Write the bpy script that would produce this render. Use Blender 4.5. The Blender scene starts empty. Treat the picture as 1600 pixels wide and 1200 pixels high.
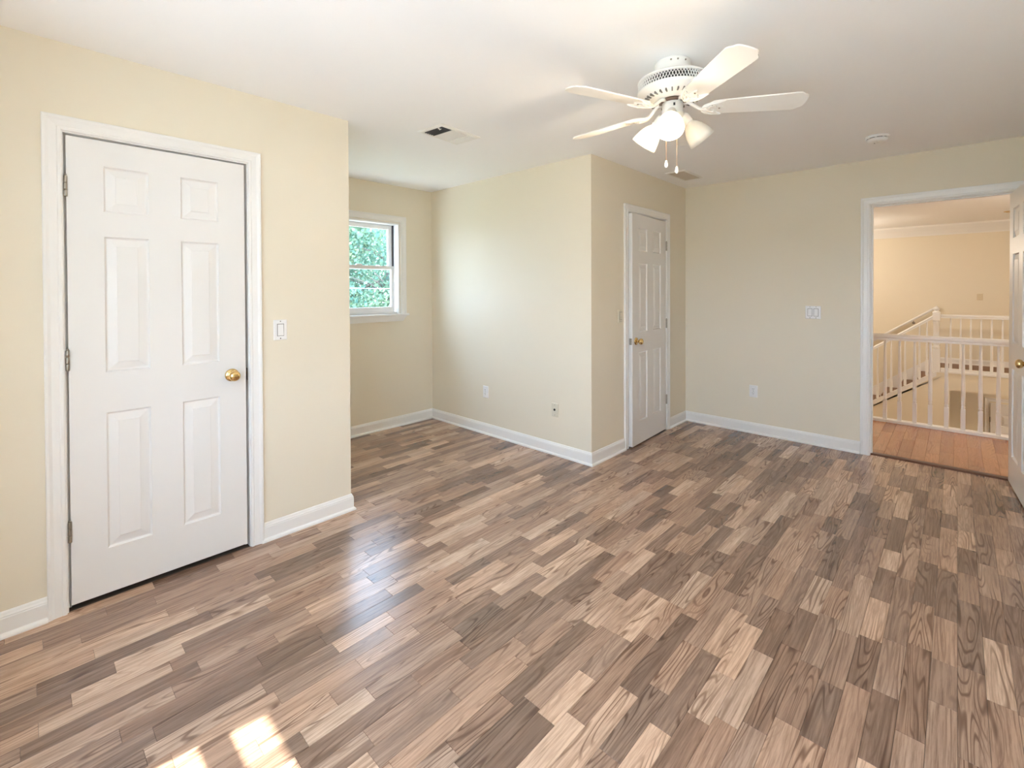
import bpy, bmesh, math, random
from mathutils import Vector, Matrix

random.seed(7)
R = math.radians
SC = bpy.context.scene
COL = SC.collection

# ------------------------------------------------------------------ camera
cam_d = bpy.data.cameras.new('camera')
cam = bpy.data.objects.new('camera', cam_d)
COL.objects.link(cam)
YAW, PITCH, ROLL, EYE = 0.75942, 0.01042, -0.003915, 1.3789
cam_d.sensor_width = 36.0
cam_d.lens = 732.585 / 1600.0 * 36.0
cam_d.shift_x = 0.0
cam_d.shift_y = -(600.0 - 461.08) / 1600.0
cam_d.clip_start = 0.02
_F = Vector((math.cos(YAW), math.sin(YAW), 0)); _R = Vector((math.sin(YAW), -math.cos(YAW), 0)); _U = Vector((0, 0, 1))
_f = _F * math.cos(PITCH) - _U * math.sin(PITCH); _u = _U * math.cos(PITCH) + _F * math.sin(PITCH)
_r2 = _R * math.cos(ROLL) + _u * math.sin(ROLL); _u2 = _u * math.cos(ROLL) - _R * math.sin(ROLL)
cam.matrix_world = Matrix(((_r2.x, _u2.x, -_f.x, 0), (_r2.y, _u2.y, -_f.y, 0), (_r2.z, _u2.z, -_f.z, EYE), (0, 0, 0, 1)))
SC.camera = cam

# ------------------------------------------------------------------ sky, sun, exposure
SUN_EL = R(55)
world = bpy.data.worlds.new('sky'); SC.world = world; world.use_nodes = True
wn = world.node_tree.nodes; wl = world.node_tree.links
bg = wn['Background']
sky = wn.new('ShaderNodeTexSky'); sky.sky_type = 'HOSEK_WILKIE'
_sd = Vector((-math.cos(SUN_EL) * .991, math.cos(SUN_EL) * .132, math.sin(SUN_EL))).normalized()
sky.sun_direction = _sd; sky.turbidity = 4.0; sky.ground_albedo = 0.3
mx = wn.new('ShaderNodeMix'); mx.data_type = 'RGBA'; mx.inputs[0].default_value = 0.55
mx.inputs[7].default_value = (0.66, 0.83, 1.08, 1)
wl.new(sky.outputs[0], mx.inputs[6]); wl.new(mx.outputs[2], bg.inputs[0])
bg.inputs[1].default_value = 7.5
sun_d = bpy.data.lights.new('sun', 'SUN'); sun_d.energy = 9.0; sun_d.angle = R(0.6); sun_d.color = (1, .94, .84)
sun = bpy.data.objects.new('sun', sun_d); COL.objects.link(sun)
sun.rotation_euler = _sd.to_track_quat('Z', 'Y').to_euler()
sun.location = (-6, 1, 9)
vs = SC.view_settings
vs.view_transform = 'Standard'; vs.look = 'None'; vs.gamma = 1.0; vs.use_curve_mapping = False
vs.exposure = 1.7
SC.cycles.max_bounces = 14; SC.cycles.diffuse_bounces = 10; SC.cycles.glossy_bounces = 4; SC.cycles.transparent_max_bounces = 12
SC.cycles.sample_clamp_indirect = 12.0
SC.cycles.use_denoising = True
SC.cycles.caustics_reflective = False; SC.cycles.caustics_refractive = False

# ------------------------------------------------------------------ helpers
def lin(r, g, b):
    def f(c):
        c /= 255.0
        return c / 12.92 if c <= .04045 else ((c + .055) / 1.055) ** 2.4
    return (f(r), f(g), f(b), 1)

def mat(name, col, rough=.5, metal=0., spec=.5, coat=0., bump=None, var=0.):
    m = bpy.data.materials.new(name); m.use_nodes = True
    nt = m.node_tree; b = nt.nodes['Principled BSDF']
    b.inputs['Base Color'].default_value = col; b.inputs['Roughness'].default_value = rough
    b.inputs['Metallic'].default_value = metal; b.inputs['Specular IOR Level'].default_value = spec
    b.inputs['Coat Weight'].default_value = coat
    if bump or var:
        tc = nt.nodes.new('ShaderNodeNewGeometry')
        n = nt.nodes.new('ShaderNodeTexNoise'); n.inputs['Scale'].default_value = bump[0] if bump else 30
        n.inputs['Detail'].default_value = 4
        nt.links.new(tc.outputs['Position'], n.inputs['Vector'])
        if bump:
            bp = nt.nodes.new('ShaderNodeBump'); bp.inputs['Strength'].default_value = bump[1]; bp.inputs['Distance'].default_value = bump[2]
            nt.links.new(n.outputs['Fac'], bp.inputs['Height']); nt.links.new(bp.outputs[0], b.inputs['Normal'])
        if var:
            mxx = nt.nodes.new('ShaderNodeMix'); mxx.data_type = 'RGBA'; mxx.blend_type = 'MIX'
            mxx.inputs[6].default_value = tuple(c * (1 - var) for c in col[:3]) + (1,)
            mxx.inputs[7].default_value = tuple(min(1, c * (1 + var)) for c in col[:3]) + (1,)
            nt.links.new(n.outputs['Fac'], mxx.inputs[0]); nt.links.new(mxx.outputs[2], b.inputs['Base Color'])
    return m

def emat(name, col, strength, base=(1, 1, 1, 1)):
    m = mat(name, base, .4)
    b = m.node_tree.nodes['Principled BSDF']
    b.inputs['Emission Color'].default_value = col; b.inputs['Emission Strength'].default_value = strength
    return m

def wood_mat(name, palette, rough, grain=.35, coat=0.0):
    """strip floor: every strip stores (tone, seed, seed) on its vertices"""
    m = bpy.data.materials.new(name); m.use_nodes = True
    nt = m.node_tree; N = nt.nodes.new; L = nt.links.new
    b = nt.nodes['Principled BSDF']
    at = N('ShaderNodeAttribute'); at.attribute_name = 'strip'
    sp = N('ShaderNodeSeparateColor'); L(at.outputs['Color'], sp.inputs[0])
    geo = N('ShaderNodeNewGeometry')
    off = N('ShaderNodeVectorMath'); off.operation = 'SCALE'; L(at.outputs['Color'], off.inputs[0]); off.inputs['Scale'].default_value = 37.0
    add = N('ShaderNodeVectorMath'); add.operation = 'ADD'; L(geo.outputs['Position'], add.inputs[0]); L(off.outputs[0], add.inputs[1])
    mp = N('ShaderNodeMapping'); mp.inputs['Scale'].default_value = (1.5, 15.0, 1.0); L(add.outputs[0], mp.inputs[0])
    # cathedral figure: contour lines of a stretched noise
    n1 = N('ShaderNodeTexNoise'); n1.inputs['Scale'].default_value = 1.0; n1.inputs['Detail'].default_value = 1.0; n1.inputs['Distortion'].default_value = .25
    L(mp.outputs[0], n1.inputs['Vector'])
    mul = N('ShaderNodeMath'); mul.operation = 'MULTIPLY'; mul.inputs[1].default_value = 84.0; L(n1.outputs['Fac'], mul.inputs[0])
    sn = N('ShaderNodeMath'); sn.operation = 'SINE'; L(mul.outputs[0], sn.inputs[0])
    r1 = N('ShaderNodeMapRange'); r1.inputs[1].default_value = .1; r1.inputs[2].default_value = 1; L(sn.outputs[0], r1.inputs[0])
    # only part of each strip shows the figure
    n3 = N('ShaderNodeTexNoise'); n3.inputs['Scale'].default_value = .8; n3.inputs['Detail'].default_value = 1; L(mp.outputs[0], n3.inputs['Vector'])
    r3 = N('ShaderNodeMapRange'); r3.inputs[1].default_value = .36; r3.inputs[2].default_value = .6; L(n3.outputs['Fac'], r3.inputs[0])
    fg = N('ShaderNodeMath'); fg.operation = 'MULTIPLY'; L(r1.outputs[0], fg.inputs[0]); L(r3.outputs[0], fg.inputs[1])
    # fine straight grain
    mp2 = N('ShaderNodeMapping'); mp2.inputs['Scale'].default_value = (6.0, 130.0, 1.0); L(add.outputs[0], mp2.inputs[0])
    n2 = N('ShaderNodeTexNoise'); n2.inputs['Scale'].default_value = 1.0; n2.inputs['Detail'].default_value = 5; n2.inputs['Roughness'].default_value = .65
    L(mp2.outputs[0], n2.inputs['Vector'])
    r2 = N('ShaderNodeMapRange'); r2.inputs[1].default_value = .42; r2.inputs[2].default_value = .70; L(n2.outputs['Fac'], r2.inputs[0])
    # soft streaks
    mp4 = N('ShaderNodeMapping'); mp4.inputs['Scale'].default_value = (2.0, 30.0, 1.0); L(add.outputs[0], mp4.inputs[0])
    n4 = N('ShaderNodeTexNoise'); n4.inputs['Scale'].default_value = 1.0; n4.inputs['Detail'].default_value = 3; L(mp4.outputs[0], n4.inputs['Vector'])
    r4 = N('ShaderNodeMapRange'); r4.inputs[1].default_value = .3; r4.inputs[2].default_value = .7; r4.inputs[3].default_value = -.14; r4.inputs[4].default_value = .14
    L(n4.outputs['Fac'], r4.inputs[0])
    tn = N('ShaderNodeMath'); tn.operation = 'ADD'; L(sp.outputs[0], tn.inputs[0]); L(r4.outputs[0], tn.inputs[1])
    ramp = N('ShaderNodeValToRGB'); cr = ramp.color_ramp
    cr.elements[0].position = palette[0][0]; cr.elements[0].color = palette[0][1]
    cr.elements[1].position = palette[-1][0]; cr.elements[1].color = palette[-1][1]
    for p, c in palette[1:-1]:
        e = cr.elements.new(p); e.color = c
    L(tn.outputs[0], ramp.inputs[0])
    s1 = N('ShaderNodeMath'); s1.operation = 'MULTIPLY'; s1.inputs[1].default_value = grain; L(fg.outputs[0], s1.inputs[0])
    s2 = N('ShaderNodeMath'); s2.operation = 'MULTIPLY'; s2.inputs[1].default_value = grain * .8; L(r2.outputs[0], s2.inputs[0])
    sm = N('ShaderNodeMath'); sm.operation = 'MAXIMUM'; L(s1.outputs[0], sm.inputs[0]); L(s2.outputs[0], sm.inputs[1])
    dk = N('ShaderNodeMix'); dk.data_type = 'RGBA'; dk.blend_type = 'MULTIPLY'
    dk.inputs[7].default_value = (.30, .24, .21, 1)
    hue = N('ShaderNodeMix'); hue.data_type = 'RGBA'; hue.inputs[6].default_value = (1.07, .985, .91, 1); hue.inputs[7].default_value = (.99, .985, .97, 1)
    L(sp.outputs[1], hue.inputs[0])
    hm = N('ShaderNodeMix'); hm.data_type = 'RGBA'; hm.blend_type = 'MULTIPLY'; hm.inputs[0].default_value = 1
    L(ramp.outputs[0], hm.inputs[6]); L(hue.outputs[2], hm.inputs[7])
    L(sm.outputs[0], dk.inputs[0]); L(hm.outputs[2], dk.inputs[6]); L(dk.outputs[2], b.inputs['Base Color'])
    b.inputs['Roughness'].default_value = rough
    b.inputs['Coat Weight'].default_value = coat; b.inputs['Coat Roughness'].default_value = .2
    bp = N('ShaderNodeBump'); bp.inputs['Strength'].default_value = .04; bp.inputs['Distance'].default_value = .0003
    L(sm.outputs[0], bp.inputs['Height']); bp.invert = True; L(bp.outputs[0], b.inputs['Normal'])
    return m

def glass_mat(name, tint=(.96, .98, .98, 1)):
    m = bpy.data.materials.new(name); m.use_nodes = True
    nt = m.node_tree; nt.nodes.remove(nt.nodes['Principled BSDF'])
    out = nt.nodes['Material Output']
    t = nt.nodes.new('ShaderNodeBsdfTransparent'); t.inputs[0].default_value = tint
    g = nt.nodes.new('ShaderNodeBsdfGlossy'); g.inputs['Roughness'].default_value = .02
    lw = nt.nodes.new('ShaderNodeLayerWeight')
    pw = nt.nodes.new('ShaderNodeMath'); pw.operation = 'POWER'; pw.inputs[1].default_value = 5.0; nt.links.new(lw.outputs['Facing'], pw.inputs[0])
    f = nt.nodes.new('ShaderNodeMath'); f.operation = 'MULTIPLY_ADD'; f.inputs[1].default_value = .94; f.inputs[2].default_value = .04; nt.links.new(pw.outputs[0], f.inputs[0])
    x = nt.nodes.new('ShaderNodeMixShader')
    nt.links.new(f.outputs[0], x.inputs[0]); nt.links.new(t.outputs[0], x.inputs[1]); nt.links.new(g.outputs[0], x.inputs[2])
    nt.links.new(x.outputs[0], out.inputs[0])
    return m

def leaf_mat(name, col):
    m = bpy.data.materials.new(name); m.use_nodes = True
    nt = m.node_tree; b = nt.nodes['Principled BSDF']
    at = nt.nodes.new('ShaderNodeAttribute'); at.attribute_name = 'strip'
    sp = nt.nodes.new('ShaderNodeSeparateColor'); nt.links.new(at.outputs['Color'], sp.inputs[0])
    x = nt.nodes.new('ShaderNodeMix'); x.data_type = 'RGBA'
    x.inputs[6].default_value = col[0]; x.inputs[7].default_value = col[1]
    nt.links.new(sp.outputs[0], x.inputs[0]); nt.links.new(x.outputs[2], b.inputs['Base Color'])
    b.inputs['Roughness'].default_value = .6; b.inputs['Specular IOR Level'].default_value = .2
    tr = nt.nodes.new('ShaderNodeBsdfTranslucent'); nt.links.new(x.outputs[2], tr.inputs[0])
    ms = nt.nodes.new('ShaderNodeMixShader'); ms.inputs[0].default_value = .45
    out = nt.nodes['Material Output']
    nt.links.new(b.outputs[0], ms.inputs[1]); nt.links.new(tr.outputs[0], ms.inputs[2]); nt.links.new(ms.outputs[0], out.inputs[0])
    return m

class MB:
    def __init__(s):
        s.v = []; s.f = []; s.sm = []; s.col = {}
    def add(s, vs, fs, smooth=False):
        o = len(s.v); s.v += [tuple(p) for p in vs]
        for f in fs:
            s.f.append(tuple(i + o for i in f)); s.sm.append(smooth)
        return o
    def box(s, a, b, M=None):
        (x0, y0, z0), (x1, y1, z1) = a, b
        vs = [Vector(p) for p in ((x0, y0, z0), (x1, y0, z0), (x1, y1, z0), (x0, y1, z0), (x0, y0, z1), (x1, y0, z1), (x1, y1, z1), (x0, y1, z1))]
        if M: vs = [M @ p for p in vs]
        s.add(vs, [(0, 3, 2, 1), (4, 5, 6, 7), (0, 1, 5, 4), (1, 2, 6, 5), (2, 3, 7, 6), (3, 0, 4, 7)])
        return s
    def bbox(s, a, b, e=.003, M=None):
        """box with chamfered edges"""
        bm = bmesh.new()
        (x0, y0, z0), (x1, y1, z1) = a, b
        T = Matrix.Translation(((x0 + x1) / 2, (y0 + y1) / 2, (z0 + z1) / 2)) @ Matrix.Diagonal((x1 - x0, y1 - y0, z1 - z0, 1))
        bmesh.ops.create_cube(bm, size=1, matrix=T)
        bmesh.ops.bevel(bm, geom=bm.edges[:] + bm.verts[:], offset=e, segments=2, affect='EDGES', profile=.6)
        bm.verts.index_update()
        vs = [(M @ v.co) if M else v.co.copy() for v in bm.verts]
        fs = [tuple(v.index for v in f.verts) for f in bm.faces]
        bm.free(); s.add(vs, fs); return s
    def lathe(s, prof, n=24, M=None, cap=True, smooth=True, a0=0., a1=2 * math.pi):
        """prof: list of (r, z) around local z"""
        vs = []; fs = []; full = abs(a1 - a0 - 2 * math.pi) < 1e-6
        k = n if full else n + 1
        for r, z in prof:
            for i in range(k):
                a = a0 + (a1 - a0) * i / n
                p = Vector((r * math.cos(a), r * math.sin(a), z)); vs.append(M @ p if M else p)
        for j in range(len(prof) - 1):
            for i in range(n):
                i2 = (i + 1) % k
                fs.append((j * k + i, j * k + i2, (j + 1) * k + i2, (j + 1) * k + i))
        s.add(vs, fs, smooth)
        if cap and full:
            o = len(s.v) - len(vs)
            if prof[0][0] > 1e-5: s.f.append(tuple(o + i for i in reversed(range(k)))); s.sm.append(False)
            if prof[-1][0] > 1e-5: s.f.append(tuple(o + (len(prof) - 1) * k + i for i in range(k))); s.sm.append(False)
        return s
    def tube(s, pts, r, n=8, cap=True):
        pts = [Vector(p) for p in pts]; rs = r if isinstance(r, (list, tuple)) else [r] * len(pts)
        rings = []; up = None
        for i, p in enumerate(pts):
            d = (pts[min(i + 1, len(pts) - 1)] - pts[max(i - 1, 0)]).normalized()
            if up is None:
                up = Vector((0, 0, 1)) if abs(d.z) < .9 else Vector((1, 0, 0))
            x = d.cross(up).normalized(); y = x.cross(d).normalized(); up = y
            rings += [p + (x * math.cos(2 * math.pi * k / n) + y * math.sin(2 * math.pi * k / n)) * rs[i] for k in range(n)]
        fs = [(j * n + i, j * n + (i + 1) % n, (j + 1) * n + (i + 1) % n, (j + 1) * n + i) for j in range(len(pts) - 1) for i in range(n)]
        o = s.add(rings, fs, True)
        if cap:
            s.f.append(tuple(o + i for i in reversed(range(n)))); s.sm.append(False)
            s.f.append(tuple(o + (len(pts) - 1) * n + i for i in range(n))); s.sm.append(False)
        return s
    def prism(s, outline, z0, z1, M=None):
        """polygon in xy extruded along z"""
        n = len(outline)
        vs = [Vector((x, y, z0)) for x, y in outline] + [Vector((x, y, z1)) for x, y in outline]
        if M: vs = [M @ p for p in vs]
        s.add(vs, [tuple(reversed(range(n))), tuple(range(n, 2 * n))] + [(i, (i + 1) % n, n + (i + 1) % n, n + i) for i in range(n)])
        return s
    def sections(s, secs, closed=True):
        """loft of equal-length sections"""
        n = len(secs[0]); vs = [p for q in secs for p in q]
        fs = []
        for j in range(len(secs) - 1):
            for i in range(n if closed else n - 1):
                fs.append((j * n + i, j * n + (i + 1) % n, (j + 1) * n + (i + 1) % n, (j + 1) * n + i))
        if closed:
            fs.append(tuple(reversed(range(n)))); fs.append(tuple((len(secs) - 1) * n + i for i in range(n)))
        s.add(vs, fs); return s
    def mesh(s, name, m):
        me = bpy.data.meshes.new(name); me.from_pydata(s.v, [], s.f); me.materials.append(m)
        me.polygons.foreach_set('use_smooth', s.sm)
        bm = bmesh.new(); bm.from_mesh(me); bmesh.ops.recalc_face_normals(bm, faces=bm.faces); bm.to_mesh(me); bm.free()
        me.update(); return me

def link(name, me, parent=None, M=None):
    o = bpy.data.objects.new(name, me); COL.objects.link(o)
    if parent: o.parent = parent
    if M: o.matrix_local = M
    return o
def part(name, mb, m, parent=None, M=None, label=None, stuff=False):
    o = link(name, mb.mesh(name, m), parent, M)
    if label: o['label'] = label
    if stuff: o['kind'] = 'stuff'
    return o
def thing(name, label, cat, loc=(0, 0, 0), rz=0., group=None):
    o = bpy.data.objects.new(name, None); COL.objects.link(o); o.empty_display_size = .1
    o.location = loc; o.rotation_euler = (0, 0, rz); o['label'] = label; o['category'] = cat
    if group: o['group'] = group
    return o
def tag(o, label, cat, group=None):
    o['label'] = label; o['category'] = cat
    if group: o['group'] = group
    return o
def struct(o, label, cat):
    o['kind'] = 'structure'; o['label'] = label; o['category'] = cat; return o
def dup(root, loc=None, rz=None, label=None):
    r = root.copy(); COL.objects.link(r)
    if loc is not None: r.location = loc
    if rz is not None: r.rotation_euler = (0, 0, rz)
    if label: r['label'] = label
    for ch in list(root.children):
        c = ch.copy(); COL.objects.link(c); c.parent = r
        for g in list(ch.children):
            d = g.copy(); COL.objects.link(d); d.parent = c
    return r
RX = lambda a: Matrix.Rotation(a, 4, 'X')
RY = lambda a: Matrix.Rotation(a, 4, 'Y')
RZ = lambda a: Matrix.Rotation(a, 4, 'Z')
T = lambda x, y, z: Matrix.Translation((x, y, z))

# ------------------------------------------------------------------ materials
M_wall = mat('cream_wall_paint', (.785, .725, .60, 1), .55, spec=.35, bump=(220, .06, .002))
M_hallwall = mat('hall_wall_paint', (.80, .735, .60, 1), .55, spec=.3, bump=(220, .06, .002))
M_ceil = mat('ceiling_paint', (.93, .935, .945, 1), .8, spec=.2, bump=(160, .05, .002))
M_trim = mat('white_trim_paint', (.83, .825, .81, 1), .32)
M_door = mat('white_door_paint', (.79, .78, .765, 1), .36, bump=(150, .05, .001))
M_brass = mat('polished_brass', (.72, .52, .24, 1), .16, metal=1)
M_hinge = mat('hinge_bronze', (.36, .33, .28, 1), .38, metal=1)
M_plastic = mat('white_plastic', (.84, .84, .84, 1), .3)
M_ivory = mat('almond_plastic', (.70, .655, .54, 1), .35)
M_dark = mat('dark_hole', (.012, .012, .012, 1), .7)
M_vinyl = mat('white_vinyl', (.82, .82, .82, 1), .35)
M_track_shade = mat('track_and_duct_shade', (.06, .06, .065, 1), .5)
M_glass = glass_mat('window_glass')
M_fan = mat('fan_white_enamel', (.86, .85, .82, 1), .3)
M_blade = mat('fan_blade_white', (.86, .84, .80, 1), .4)
M_flywheel = mat('flywheel_brown', (.12, .07, .045, 1), .55)
M_vent = mat('vent_enamel', (.82, .81, .77, 1), .4)
M_ventshade = mat('vent_brown_shade', (.62, .56, .48, 1), .5)  # brownish shade between the slats, put into their colour
M_gap = mat('switch_gap', (.2, .19, .18, 1), .7)
M_chain = mat('chain_copper', (.72, .5, .36, 1), .35, metal=.6)
M_thresh = mat('threshold_brown', lin(98, 66, 52), .4, bump=(60, .2, .001), var=.15)
M_closet = mat('closet_dark', (.3, .27, .22, 1), .8)
M_base_floor = mat('floor_underlay', (.1, .075, .06, 1), .6)
M_tread = mat('stair_tread_brown', lin(120, 84, 58), .45, bump=(40, .1, .001), var=.2)
M_lower = mat('foyer_tile', lin(150, 120, 92), .5, var=.1, bump=(8, .02, .001))
M_grass = mat('lawn', (.22, .235, .17, 1), .9, bump=(6, .5, .03), var=.35)
M_bark = mat('bark', (.12, .105, .095, 1), .9, bump=(14, .8, .02), var=.3)
M_ext = mat('exterior_siding', (.62, .6, .55, 1), .7, bump=(30, .1, .002))
M_wire = mat('cable_grey', (.55, .56, .58, 1), .5)
M_floor = wood_mat('grey_brown_laminate', [(0.0, lin(126, 104, 91)), (.3, lin(153, 127, 111)), (.55, lin(174, 146, 128)), (.8, lin(196, 168, 148)), (1.0, lin(212, 185, 164))], .27, .9)
M_floor.node_tree.nodes['Principled BSDF'].inputs['Specular IOR Level'].default_value = .85
M_hallfloor = wood_mat('cherry_laminate', [(0.0, lin(168, 122, 94)), (.5, lin(184, 138, 108)), (1.0, lin(198, 152, 120))], .25, .35)
M_leafA = leaf_mat('leaf_green', ((.07, .18, .15, 1), (.21, .28, .17, 1)))
M_bounce = mat('concrete', (.78, .78, .76, 1), .85, bump=(12, .2, .004), var=.1)

# ------------------------------------------------------------------ room shell
H = 2.44
yA, xA, yW, xC, yD, xE = 2.764, 1.431, 4.125, 3.085, 2.074, 4.84
XW, YS = -0.60, -0.62          # wall behind the camera (windows), wall on the right

def wall(name, axis, t0, t1, a0, a1, z0, z1, openings, m, label, cat='wall'):
    """axis 'x': the wall runs along x and is t0..t1 thick in y; axis 'y' the other way round"""
    mb = MB()
    def bx(u0, u1, w0, w1):
        if u1 - u0 < 1e-4 or w1 - w0 < 1e-4: return
        if axis == 'x': mb.box((u0, t0, w0), (u1, t1, w1))
        else: mb.box((t0, u0, w0), (t1, u1, w1))
    u = a0
    for (o0, o1, p0, p1) in sorted(openings):
        bx(u, o0, z0, z1); bx(o0, o1, z0, p0); bx(o0, o1, p1, z1); u = o1
    bx(u, a1, z0, z1)
    return struct(part(name, mb, m), label, cat)

D1 = (.137, .849, 2.06)        # jamb faces and head of the three doorways
D2 = (3.645, 4.372, 2.055)
D3 = (-.305, .517, 2.062)
JT = .02
wall('wall_left', 'x', yA, yA + .12, XW - .2, xA, 0, H, [(D1[0] - JT, D1[1] + JT, 0, D1[2] + JT)], M_wall, 'cream wall holding the wide white closet door')
wall('wall_alcove_left', 'y', xA - .12, xA, yA + .12, yW, 0, H, [], M_wall, 'hidden cream side wall of the alcove behind the corner')
WIN1 = (1.835, 2.685, 1.145, 2.065)
wall('wall_window', 'x', yW, yW + .18, XW - .2, 5.0, 0, H, [WIN1], M_wall, 'cream end wall of the alcove around the window')
wall('wall_alcove_right', 'y', xC, xC + .12, yD, yW, 0, H, [], M_wall, 'pale cream side wall of the alcove above outlet and jack')
wall('wall_closet', 'x', yD, yD + .12, xC + .12, xE, 0, H, [(D2[0] - JT, D2[1] + JT, 0, D2[2] + JT)], M_wall, 'short cream wall with the narrow white closet door')
wall('wall_back', 'y', xE, xE + .12, YS - .12, 4.305, 0, H, [(D3[0] - JT, D3[1] + JT, 0, D3[2] + JT)], M_wall, 'cream back wall with the doorway to the hall')
wall('wall_right', 'x', YS - .12, YS, XW - .2, xE, 0, H, [], M_wall, 'cream wall behind the open door, out of the picture')
WIN2 = (1.43, 1.866, .55, 2.13); WIN3 = (-.48, .86, .55, 2.13)
wall('wall_front', 'y', XW - .2, XW, YS, yA, 0, H, [WIN2, WIN3], M_wall, 'cream wall with two windows behind the viewer')
wall('wall_front_closet', 'y', XW - .2, XW, yA + .12, yW, 0, H, [], M_closet, 'outer closet wall beside the front windows')
struct(part('ceiling', MB().box((XW - .2, YS - .12, H), (xE + .12, 4.305, H + .12)), M_ceil), 'flat white ceiling of the bedroom', 'ceiling')
struct(part('sun_cut_eave', MB().box((XW - .62, -1.6, 2.53), (XW - .2, 5.0, 2.66)), M_ext), 'unseen eave added outside the front windows to trim the sun patch', 'roof')  # unseen, added to cut the sun patch to length

# ---- floor: strip laminate, every strip a piece
def strip_mesh(x0, x1, y0, y1, tone, mb, zt=0.0, zb=-.006, e=.0007, g=.0004):
    x0 += g; x1 -= g; y0 += g; y1 -= g
    o = mb.add([(x0, y0, zb), (x1, y0, zb), (x1, y1, zb), (x0, y1, zb), (x0, y0, zt - e), (x1, y0, zt - e), (x1, y1, zt - e), (x0, y1, zt - e),
                (x0 + e, y0 + e, zt), (x1 - e, y0 + e, zt), (x1 - e, y1 - e, zt), (x0 + e, y1 - e, zt)],
               [(0, 1, 5, 4), (1, 2, 6, 5), (2, 3, 7, 6), (3, 0, 4, 7), (4, 5, 9, 8), (5, 6, 10, 9), (6, 7, 11, 10), (7, 4, 8, 11), (8, 9, 10, 11)])
    for i in range(o, o + 12): mb.col[i] = tone
def color_attr(me, mb):
    a = me.color_attributes.new('strip', 'FLOAT_COLOR', 'POINT')
    for i, c in mb.col.items(): a.data[i].color = c
floor = struct(part('floor', MB().box((XW - .2, YS - .12, -.14), (xE + .03, 4.305, -.004)), M_base_floor), 'grey-brown strip laminate floor of the empty bedroom', 'floor')
strips = []
SW = .0712; k0 = int((YS - .064) / SW) - 1
rng = random.Random(21)
for k in range(k0, 62):
    y0 = .064 + k * SW; y1 = y0 + SW
    if y1 < YS or y0 > yW: continue
    yc = (y0 + y1) / 2
    xl, xr = (XW, xE + .03) if yc < yD else ((XW, xC + .01) if yc < yA else (xA - .01, xC + .01))
    ya, yb = max(y0, YS), min(y1, yW)
    if yc < yA: yb = min(yb, yA + .008)
    if yc < yD: yb = min(yb, yD + .03)
    x = xl - rng.random() * .4; last = .5
    while x < xr:
        ln = rng.choice((.24, .3, .335, .335, .4, .46, .52)) * rng.uniform(.93, 1.07)
        t = rng.choice((.06, .16, .24, .34, .42, .5, .56, .62, .72, .84, .95)) + rng.uniform(-.04, .04)
        if abs(t - last) < .12: t = min(1, max(0, t + rng.choice((-.2, .2))))
        last = t
        a, b = max(x, xl), min(x + ln, xr)
        if b - a > .015: strips.append((a, b, ya, yb, (t, rng.random(), rng.random(), 1)))
        x += ln
def strip_px(s):
    p = Vector(((s[0] + s[1]) / 2, (s[2] + s[3]) / 2, -EYE))
    z = p.dot(_F)
    if z < .3: return 0
    u = 800 + 732 * p.dot(_R) / z; v = 461 + 732 * EYE / z
    if u < -60 or u > 1660 or v > 1260: return 0
    if p.x < xA + (p.y - yA) * .4 and p.y > yA: return 0
    return (s[1] - s[0]) * (s[3] - s[2]) * EYE / z ** 3
strips.sort(key=strip_px, reverse=True)
for s in strips[:300]:
    mb = MB(); strip_mesh(*s, mb)
    me = mb.mesh('plank', M_floor); color_attr(me, mb)
    link('plank', me, floor)
mb = MB()
for s in strips[300:]: strip_mesh(*s, mb)
me = mb.mesh('plank_field', M_floor); color_attr(me, mb)
o = link('plank_field', me, floor); o['kind'] = 'stuff'; o['label'] = 'smaller far strips of the grey-brown laminate'

# ---- baseboards (mitred sweep), one object per wall
BASEP = [(0, 0), (.024, 0), (.024, .007), (.021, .013), (.014, .018), (.0125, .02), (.0125, .076), (.011, .080), (.0115, .084), (.008, .090), (.006, .097), (.0035, .101), (0, .102)]
def baseboards(path, names, labels, prof=BASEP, m=None, z=0.):
    P = [Vector(p) for p in path]; n = len(P)
    def nrm(i):
        d = (P[i + 1] - P[i]).normalized(); return Vector((d.y, -d.x))     # room on the right of the path
    offs = []
    for i in range(n):
        if i == 0: q = nrm(0)
        elif i == n - 1: q = nrm(n - 2)
        else:
            a, b = nrm(i - 1), nrm(i); q = (a + b); q = q / (1 + a.dot(b))
        offs.append(q)
    for i in range(n - 1):
        if not names[i]: continue
        mb = MB(); mb.sections([[Vector((P[j].x + offs[j].x * t, P[j].y + offs[j].y * t, z + h)) for t, h in prof] for j in (i, i + 1)])
        struct(part(names[i], mb, m or M_trim), labels[i], 'baseboard')
baseboards([(XW, yA), (.073, yA)], ['baseboard_left'], ['white baseboard stub left of the wide closet door'])
baseboards([(.903, yA), (xA, yA), (xA, yW), (xC, yW), (xC, yD), (3.583, yD)],
           ['baseboard_left_corner', 'baseboard_alcove_left', 'baseboard_window', 'baseboard_alcove_right', 'baseboard_closet'],
           ['white baseboard between wide closet door and wall corner', 'hidden baseboard on the alcove side wall', 'white baseboard under the alcove window',
            'long white baseboard below outlet and jack', 'short white baseboard left of the narrow closet door'])
baseboards([(4.434, yD), (xE, yD), (xE, .585)], ['baseboard_closet_end', 'baseboard_back'],
           ['very short baseboard between narrow closet door and room corner', 'white baseboard along the back wall up to the doorway'])
baseboards([(xE, -.37), (xE, YS), (XW, YS), (XW, yA)], ['baseboard_back_end', 'baseboard_right', 'baseboard_front'],
           ['white baseboard behind the open door', 'white baseboard on the wall behind the open door', 'white baseboard below the front windows'])

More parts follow.
